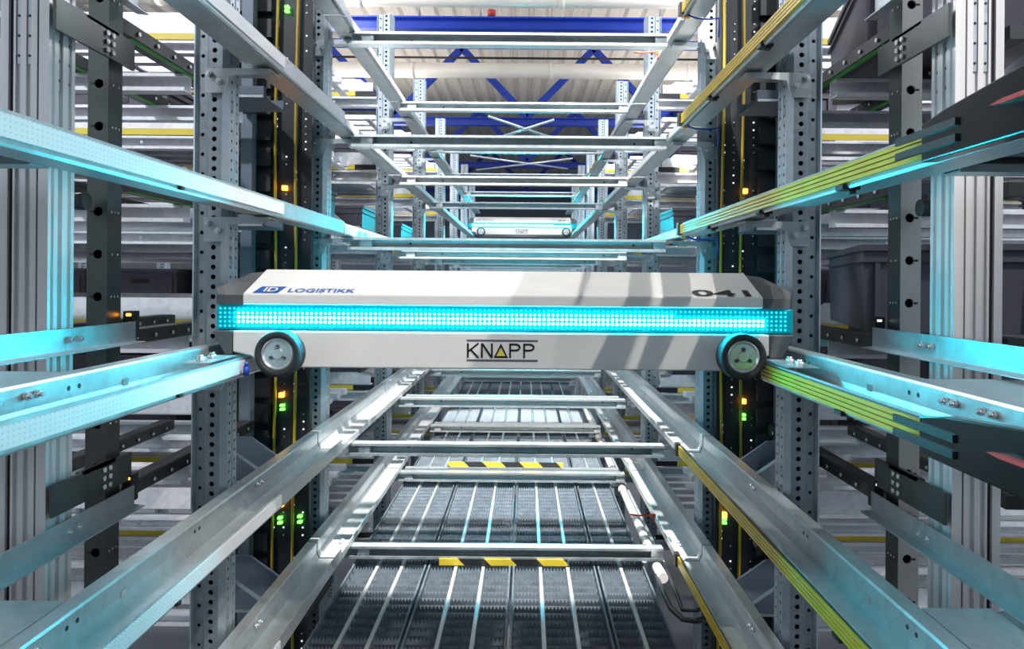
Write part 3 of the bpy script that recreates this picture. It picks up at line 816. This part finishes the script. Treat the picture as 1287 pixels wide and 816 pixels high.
# small black sensor boxes with lamp at the angle ends
for s in (-1, 1):
    for k in (0, -1):
        t = thing('angle_end_sensor', (X(s, .82), 1.55, k*L-.1), f'tiny black sensor box ending the {SIDE[s]} angle, {lev(k)}', 'sensor', 'sensor boxes on the angles')
        mb = MB(); mb.box(X(s, .793), X(s, .813), 1.552, 1.58, k*L-.128, k*L-.070); part('housing', mb, t, m=M['black'])
        mb = MB(); mb.box(X(s, .796), X(s, .806), 1.5505, 1.5518, k*L-.080, k*L-.075); part('lamp', mb, t, m=M['amber'] if s < 0 else M['whiteglow'])
# sheet plates between rail and angle near the lens, with the channel that carries them
pp = {}
for s in (-1, 1):
    for k in (1, 0, -1):
        lab = f'{SIDE[s]} flat transfer plate beside the near rail, {lev(k)}'
        lab2 = f'{SIDE[s]} short carrying channel below the transfer plate, {lev(k)}'
        if s not in pp:
            mb = MB(); mb.box(X(s, .654), X(s, .762), .50, 1.11, -.1465, -.1435); mb.box(X(s, .764), X(s, 1.15), .50, 1.10, -.1465, -.1435); 
            a = part('transfer_plate', mb, m=M['rail'], loc=(X(s, .7), .8, -.145)); tag(a, lab, 'plate', 'transfer plates'); a.location.z += k*L
            mb = MB(); mb.prism(sheet([(1.045, -.165), (1.045, -.150), (1.085, -.150), (1.085, -.186), (1.045, -.186), (1.045, -.176)], .0025), 'x', X(s, .668), X(s, 1.12))
            b = part('plate_channel', mb, m=M['galv'], loc=(X(s, .7), 1.06, -.17)); tag(b, lab2, 'channel', 'channels below the transfer plates'); b.location.z += k*L
            pp[s] = (a, b, k)
        else:
            a, b, kk = pp[s]
            for src, lb in ((a, lab), (b, lab2)):
                c = src.copy(); C.objects.link(c); c.location.z = src.location.z+(k-kk)*L; c['label'] = lb

# ------------------------------------------------------------------ black control panels beside the aisle
for s in (-1, 1):
    yq = 2.50
    t = thing('control_panel', (X(s, .8), yq, -H), f'tall black {SIDE[s]} control panel with yellow cables and tiny lamps', 'control panel', 'black control panels')
    h0, h1, hd0, hd1 = (.690, .825, .873, .910) if s < 0 else (.700, .835, .890, .930)
    mb = MB(); mb.box(X(s, h0), X(s, .945), yq, yq+.012, -H, 1.38)
    mb.box(X(s, h0), X(s, h0+.010), yq-.012, yq, -H, 1.38); part('back_plate', mb, t, m=M['panel'])
    mb = MB(); mb.box(X(s, hd0), X(s, hd1), yq-.07, yq-.03, -H, 1.38); part('duct', mb, t, m=M['duct'])
    mb = MB(); z = -H+.05
    while z < 1.35:
        mb.box(X(s, h1+.002), X(s, .958), yq-.028, yq-.004, z, z+.062); z += .0875
    part('louvres', mb, t, m=M['black'])
    mb = MB(); z = -H+.02
    cols_ = [h0+.024, h0+.056, h0+.090, h0+.124]
    dots = MB(); random.seed(3)
    while z < 1.36:
        for ci, h in enumerate(cols_):
            if (int(z*9)+ci) % 3 and random.random() < .8:
                dots.box(X(s, h)-.0026, X(s, h)+.0026, yq-.0030, yq-.0005, z, z+.005, M['whiteglow'] if random.random() < .33 else M['bolt'])  # glowing specks stand for light showing through the panel's holes
        z += .026
    part('light_dots', dots, t, label='columns of tiny pale dots')
    for hc in ((.742, .811) if s < 0 else (.715, .782)):
        mb = MB(); pts = [(X(s, hc)+.004*math.sin(i*.9+s), yq-.014, -H+.02+i*.2) for i in range(18)]
        mb.tube(pts, .0052, 8); part('cable', mb, t, m=M['cable_yellow'])
    lampsA = [(357, 236), (353, 497), (352, 635)] if s < 0 else [(937, 240), (935, 505), (911, 648)]
    lampsG = [(360, 8), (360, 13), (354, 510), (354, 515), (351, 652), (351, 658), (376, 650), (376, 657)] if s < 0 else [(935, 522), (935, 527), (911, 653), (911, 658)]
    for lst, mm, nm in ((lampsA, 'amber', 'amber_lamp'), (lampsG, 'greenled', 'green_lamp')):
        for a, b in lst:
            dx, dy = a-661, b-354; u, v = dx+.008*dy, dy-.008*dx
            yy = yq-.016; x, z = u*yy/914, -v*yy/914
            mb = MB(); ww = .0075 if nm == 'amber_lamp' else .007; mb.box(x-ww, x+ww, yy, yq-.0003, z-(.0075 if nm == 'amber_lamp' else .0035), z+(.0075 if nm == 'amber_lamp' else .0035)); part(nm, mb, t, m=M[mm])
    # folded trays sticking out in front of the panel
    for k in (2, 1, -1, -2):
        tt = thing('arm_tray', (X(s, .85), 2.05, k*L-.2), f'{SIDE[s]} folded slate tray arm in front of the control panel, {lev(k)}', 'tray arm', 'tray arms before the panels')
        mb = MB(); z1 = k*L-.115; z0 = k*L-.205
        prof = [(X(s, .672), z1-.062), (X(s, .76), z1), (X(s, .845), z1), (X(s, .845), z0), (X(s, .672), z0)]
        if k > 0: prof = [(X(s, .672), z0+.032), (X(s, .845), z0+.032), (X(s, .845), z0), (X(s, .672), z0)]
        mb.prism(prof, 'y', 1.98, 2.00); mb.box(X(s, .672), X(s, .845), 2.0, 2.14, z0, z0+.004); mb.prism(prof, 'y', 2.14, 2.15)
        part('tray', mb, tt, m=M['duct'])
        mb = MB(); mb.box(X(s, .672), X(s, .84), 1.974, 1.979, z0, z0+.006); part('edge', mb, tt, m=M['galv'])

# ------------------------------------------------------------------ storage shelves beside the aisle
YS = [2.665, 3.46, 4.62, 5.80]
hs = {0: .765, 1: .672, 2: .672, 3: .672}
def shelf(s, i):
    y = YS[i]; h0, h1 = hs[i], (3.4 if i < 2 else 4.0)
    t = thing('storage_shelf', (X(s, h0), y, -.2), 'x', 'storage shelf')
    mb = MB(); mb.prism(sheet([(y, -.185), (y, -.178), (y+.04, -.178), (y+.04, -.222), (y, -.222), (y, -.214)], .0026), 'x', X(s, h0), X(s, h1)); part('beam', mb, t, m=M['shelf'])
    # folded front panel with stepped upper edge
    mb = MB(); a = h0+.02; pr = []
    pr = [(X(s, a), -.147), (X(s, h1), -.147), (X(s, h1), -.070), (X(s, a+.36), -.070), (X(s, a+.33), -.090), (X(s, a+.06), -.090), (X(s, a+.04), -.105), (X(s, a), -.105)]
    mb.prism(pr, 'y', y+.012, y+.015); mb.box(X(s, a), X(s, h1), y+.015, y+.06, -.150, -.147); part('front_panel', mb, t, m=M['shelf'])
    mb = MB(); e = h0+.10 if i == 1 else h0
    mb.box(X(s, e+.001), X(s, h1), y-.002, y+.004, -.173, -.150); part('yellow_strip', mb, t, m=M['yellowpaint'])
    if i == 1:
        mb = MB(); mb.box(X(s, h0), X(s, e), y-.002, y+.004, -.173, -.150); part('black_strip', mb, t, m=M['black'])
    for j in range(2):
        mb = MB(); mb.cyl((X(s, h0+.2+j*.4), y-.0005, -.200), (X(s, h0+.2+j*.4), y-.004, -.200), .006, 8); part('bolt', mb, t, m=M['bolt'])
    return t
rowname = ['beside control panel', 'second row back', 'third row back', 'fourth row back']
for s in (-1, 1):
    for i in range(4):
        pr = None
        for k in (3, 2, 1, 0, -1, -2, -3):
            lab = f'{SIDE[s]} storage shelf edge with yellow strip, {rowname[i]}, {lev(k)}'
            if pr is None: pr = shelf(s, i); kk = k; tag(pr, lab, None, 'storage shelf edges'); pr.location.z += k*L
            else:
                c = dup(pr, (0, 0, (k-kk)*L), lab, 'storage shelf edges')
                if i == 0 and k < 0:        # the low shelves next to the panel carry no strip
                    for o in list(C.objects):
                        if o.parent == c and o.name.startswith('yellow_strip'): bpy.data.objects.remove(o)
                    c['label'] = lab.replace('edge with yellow strip', 'edge without strip')
# shelf decks of bright tubes
YD = [(2.77, 3.42), (3.90, 4.58), (5.12, 5.76)]
for s in (-1, 1):
    for i, (y0, y1) in enumerate(YD):
        src = None
        for k in (3, 2, 1, 0, -1, -2, -3):
            lab = f'{SIDE[s]} shelf deck of bright cross tubes, {rowname[i]}, {lev(k)}'
            if src is None:
                mb = MB(); n = 5
                for j in range(n):
                    y = y0+(y1-y0)*(j+.5)/n; mb.box(X(s, .78), X(s, 3.3), y-.022, y+.022, -.176, -.152)
                for hh in (.80, 1.55, 2.4, 3.2): mb.box(X(s, hh), X(s, hh+.03), y0, y1, -.184, -.1761)
                src = part('shelf_deck', mb, m=M['shelf'], loc=(X(s, .8), y0, -.18)); kk = k; tag(src, lab, 'shelf deck', 'tube shelf decks'); src.location.z += k*L
            else:
                c = src.copy(); C.objects.link(c); c.location.z += (k-kk)*L; c['label'] = lab
# grey totes
def tote(x0, x1, y0, y1, z0, h, mm='tote'):
    t = thing('tote', ((x0+x1)/2, (y0+y1)/2, z0), 'x', 'tote', 'grey storage totes')
    mb = MB(); d = .006
    vs = []
    for z, e in ((z0, d), (z0+h*.93, 0)): vs += [(x0+e, y0+e, z), (x1-e, y0+e, z), (x1-e, y1-e, z), (x0+e, y1-e, z)]
    mb.add(vs, [(3, 2, 1, 0), (0, 1, 5, 4), (1, 2, 6, 5), (2, 3, 7, 6), (3, 0, 4, 7)])
    w = .006; zi = z0+h*.93; zb = z0+.01
    vs = [(x0+w, y0+w, zi), (x1-w, y0+w, zi), (x1-w, y1-w, zi), (x0+w, y1-w, zi), (x0+d+w, y0+d+w, zb), (x1-d-w, y0+d+w, zb), (x1-d-w, y1-d-w, zb), (x0+d+w, y1-d-w, zb)]
    mb.add(vs, [(0, 1, 5, 4)[::-1], (1, 2, 6, 5)[::-1], (2, 3, 7, 6)[::-1], (3, 0, 4, 7)[::-1], (4, 5, 6, 7)])
    part('shell', mb, t, m=M[mm])
    mb = MB(); o = .008
    for zz in (z0+h*.93, z0+h*.80):
        mb.box(x0-o, x1+o, y0-o, y0+w, zz, zz+h*.07 if zz > z0+h*.9 else zz+.006); mb.box(x0-o, x1+o, y1-w, y1+o, zz, zz+h*.07 if zz > z0+h*.9 else zz+.006)
        mb.box(x0-o, x0+w, y0+w, y1-w, zz, zz+h*.07 if zz > z0+h*.9 else zz+.006); mb.box(x1-w, x1+o, y0+w, y1-w, zz, zz+h*.07 if zz > z0+h*.9 else zz+.006)
    part('rim', mb, t, m=M[mm])
    mb = MB()
    for f in (.08, .92):
        xx = x0+(x1-x0)*f; mb.box(xx-.006, xx+.006, y0-.006, y0+.010, z0+.01, z0+h*.80)
    part('ribs', mb, t, m=M[mm])
    mb = MB(); xm = (x0+x1)/2; mb.box(xm-.05, xm+.05, y0-.001, y0+.005, z0+h*.62, z0+h*.72); part('handle_slot', mb, t, m=M['black'])
    return t
hN = ['nearest the aisle', 'second from aisle', 'third from aisle', 'fourth from aisle', 'fifth from aisle']
random.seed(11)
for s in (-1, 1):
    pr = None
    for i, (y0, y1) in enumerate(YD):
        for k in (2, 1, 0, -1, -2):
            for j in range(5):
                h = .84+j*.50
                if random.random() < (.35 if i == 0 else .22): continue
                lab = f'{SIDE[s]} grey tote {hN[j]}, {rowname[i]}, {lev(k)}'
                if pr is None:
                    x0, x1 = sorted((X(s, h), X(s, h+.40)))
                    pr = tote(x0, x1, y0+.03, y0+.60, -.1515, .205); b = (y0, k, h); tag(pr, lab, None); pr.location.z += k*L
                else: dup(pr, (s*(h-b[2]), y0-b[0], (k-b[1])*L), lab)
# the two near totes at the right, on the conveyors
for k, hh, lab in ((0, .300, 'dark grey tote on the right conveyor behind the dark post, level with shuttle'), (2, .30, 'dark grey tote high on the right upper conveyor, cut by top edge')):
    t = tote(.808, 1.208, 1.80, 2.40, k*L-.117, .215); t['label'] = lab
    th = math.radians(-15); ox, oy = -.2, -.3; t.rotation_euler.z = th
    t.location.x = .835-(ox*math.cos(th)-oy*math.sin(th)); t.location.y = 1.80-(ox*math.sin(th)+oy*math.cos(th))
t = tote(1.46, 1.86, 1.70, 2.30, -.117, .215, 'tote_l'); t['label'] = 'pale lilac tote at the far right edge beyond the aluminium mast'
t = tote(1.46, 1.86, 1.70, 2.30, 2*L-.117, .215, 'tote_l'); t['label'] = 'pale lilac tote high at the right beyond the aluminium mast'
# belt conveyors running back beside the rails
pcv = {}
for s in (-1, 1):
    for k in (2, 1, 0, -1):
        lab = f'{SIDE[s]} black belt conveyor between post and shelves, {lev(k)}'
        if s not in pcv:
            t = thing('shelf_conveyor', (X(s, .9), 1.62, -.17), lab, 'conveyor', 'black belt conveyors')
            for h in (.855, 1.12):
                mb = MB(); mb.box(X(s, h), X(s, h+.045), 1.62, 2.42, -.150, -.1195); part('belt_track', mb, t, m=M['black'])
                mb = MB(); mb.box(X(s, h+.004), X(s, h+.041), 1.63, 2.41, -.1195, -.1183); part('belt', mb, t, m=M['rubber'])
                mb = MB(); mb.box(X(s, h+.004), X(s, h+.02), 1.66, 2.38, -.1520, -.1503); part('belt_edge', mb, t, m=M['green'])
                for j in range(9):
                    mb = MB(); mb.cyl((X(s, h-.0006), 1.68+j*.085, -.136), (X(s, h-.006), 1.68+j*.085, -.136), .005, 8); part('roller', mb, t, m=M['bolt'])
            for yb in (1.94, 2.30):
                mb = MB(); mb.prism(sheet([(yb, -.160), (yb, -.1525), (yb+.04, -.1525), (yb+.04, -.197), (yb, -.197), (yb, -.188)], .0026), 'x', X(s, .87), X(s, 3.0)); part('cross_member', mb, t, m=M['shelf'])
            pcv[s] = (t, k); t.location.z += k*L
        else: dup(pcv[s][0], (0, 0, (k-pcv[s][1])*L), lab)

# ------------------------------------------------------------------ light
w = bpy.data.worlds.new('hall_fill'); bpy.context.scene.world = w; w.use_nodes = True
bg = w.node_tree.nodes['Background']; bg.inputs['Color'].default_value = (.78, .88, 1.0, 1); bg.inputs['Strength'].default_value = 1.0
nt = w.node_tree; tc = nt.nodes.new('ShaderNodeTexCoord'); sx = nt.nodes.new('ShaderNodeSeparateXYZ'); nt.links.new(tc.outputs['Generated'], sx.inputs[0])
sq = nt.nodes.new('ShaderNodeMath'); sq.operation = 'MULTIPLY'; nt.links.new(sx.outputs['X'], sq.inputs[0]); nt.links.new(sx.outputs['X'], sq.inputs[1])
ml = nt.nodes.new('ShaderNodeMath'); ml.operation = 'MULTIPLY_ADD'; ml.inputs[1].default_value = 3.0; ml.inputs[2].default_value = .14   # sides brightened as added fill for the storage shelves
nt.links.new(sq.outputs[0], ml.inputs[0])
gr = nt.nodes.new('ShaderNodeMapRange'); gr.interpolation_type = 'SMOOTHSTEP'; gr.inputs['From Min'].default_value = -.02; gr.inputs['From Max'].default_value = .22; gr.inputs['To Min'].default_value = .05   # dim towards the floor
nt.links.new(sx.outputs['Z'], gr.inputs['Value'])
mu = nt.nodes.new('ShaderNodeMath'); mu.operation = 'MULTIPLY'; nt.links.new(ml.outputs[0], mu.inputs[0]); nt.links.new(gr.outputs['Result'], mu.inputs[1]); nt.links.new(mu.outputs[0], bg.inputs['Strength'])
def lamp(name, kind, loc, energy, color, rot=(0, 0, 0), **kw):
    d = bpy.data.lights.new(name, kind); d.energy = energy; d.color = color
    for a, b in kw.items(): setattr(d, a, b)
    o = bpy.data.objects.new(name, d); o.location = (loc[0], loc[1], loc[2]+H); o.rotation_euler = rot; C.objects.link(o); return o
def aim(o, p):
    d = Vector((p[0], p[1], p[2]+H))-o.location; o.rotation_euler = d.to_track_quat('-Z', 'Y').to_euler()
# high-bay spots of the hall, above and behind the lens
for lx_, ly_, lz_, e in ((1.45, -.45, 3.2, 430), (1.75, -.9, 3.1, 350)):
    o = lamp('hall_spot', 'SPOT', (lx_, ly_, lz_), e, (1.0, .95, .90), spot_size=math.radians(23), shadow_soft_size=.015, spot_blend=.5); aim(o, (.05, 1.6, -.05))
o = lamp('aisle_shadow_edge_spot', 'SPOT', (.1, 2.06, 2.7), 2900, (1, .95, .89), spot_size=math.radians(42), shadow_soft_size=.04, spot_blend=.08); aim(o, (-.03, 3.6, -1))  # cone trimmed so its edge stands in for the shuttle's shadow on the grating
o = lamp('upper_fill', 'SPOT', (.0, -.6, 3.4), 420, (.95, .97, 1), spot_size=math.radians(36), shadow_soft_size=.15, spot_blend=.4); aim(o, (0, 4.2, .75))  # unseen fill added to brighten the farther uprights and upper levels
for sx_ in (-1, 1):
    lamp('storage_fill', 'AREA', (sx_*2.6, 5.4, 3.4), 300, (.93, .95, 1), shape='RECTANGLE', size=1.2, size_y=4)  # unseen lamp added to brighten the side storage
    o = lamp('side_fill', 'SPOT', (sx_*3.2, -.5, 3.0), 560, (.93, .95, 1), spot_size=math.radians(48), shadow_soft_size=.12, spot_blend=.4); aim(o, (sx_*1.8, 3.0, .55))  # unseen fill added to light the shelf fronts
    lamp('roof_fill', 'AREA', (sx_*2.6, 9, 1.9), 190, (1, .95, .88), rot=(math.pi, 0, 0), shape='RECTANGLE', size=1.0, size_y=12)  # unseen fill added to lighten the underside of the roof

# ------------------------------------------------------------------ camera
sc = bpy.context.scene
cam = bpy.data.cameras.new('camera'); co = bpy.data.objects.new('camera', cam); C.objects.link(co); sc.camera = co
cam.sensor_width = 36; cam.lens = 36*914/1287
cam.shift_x = (643.5-661)/1287; cam.shift_y = (354-408)/1287
cam.clip_start = .05; cam.clip_end = 100
from mathutils import Matrix
co.matrix_world = Matrix.Translation((0, 0, H)) @ Matrix.Rotation(math.radians(90), 4, 'X') @ Matrix.Rotation(.008, 4, 'Z')
sc.view_settings.view_transform = 'Standard'; sc.view_settings.look = 'None'; sc.view_settings.gamma = 1; sc.view_settings.use_curve_mapping = False
sc.view_settings.exposure = 0.1
sc.cycles.use_denoising = True; sc.cycles.max_bounces = 7; sc.cycles.diffuse_bounces = 4; sc.cycles.glossy_bounces = 4
sc.cycles.caustics_reflective = False; sc.cycles.caustics_refractive = False; sc.cycles.sample_clamp_indirect = 6
for o in list(bpy.data.objects):
    if '_o' in o: del o['_o']
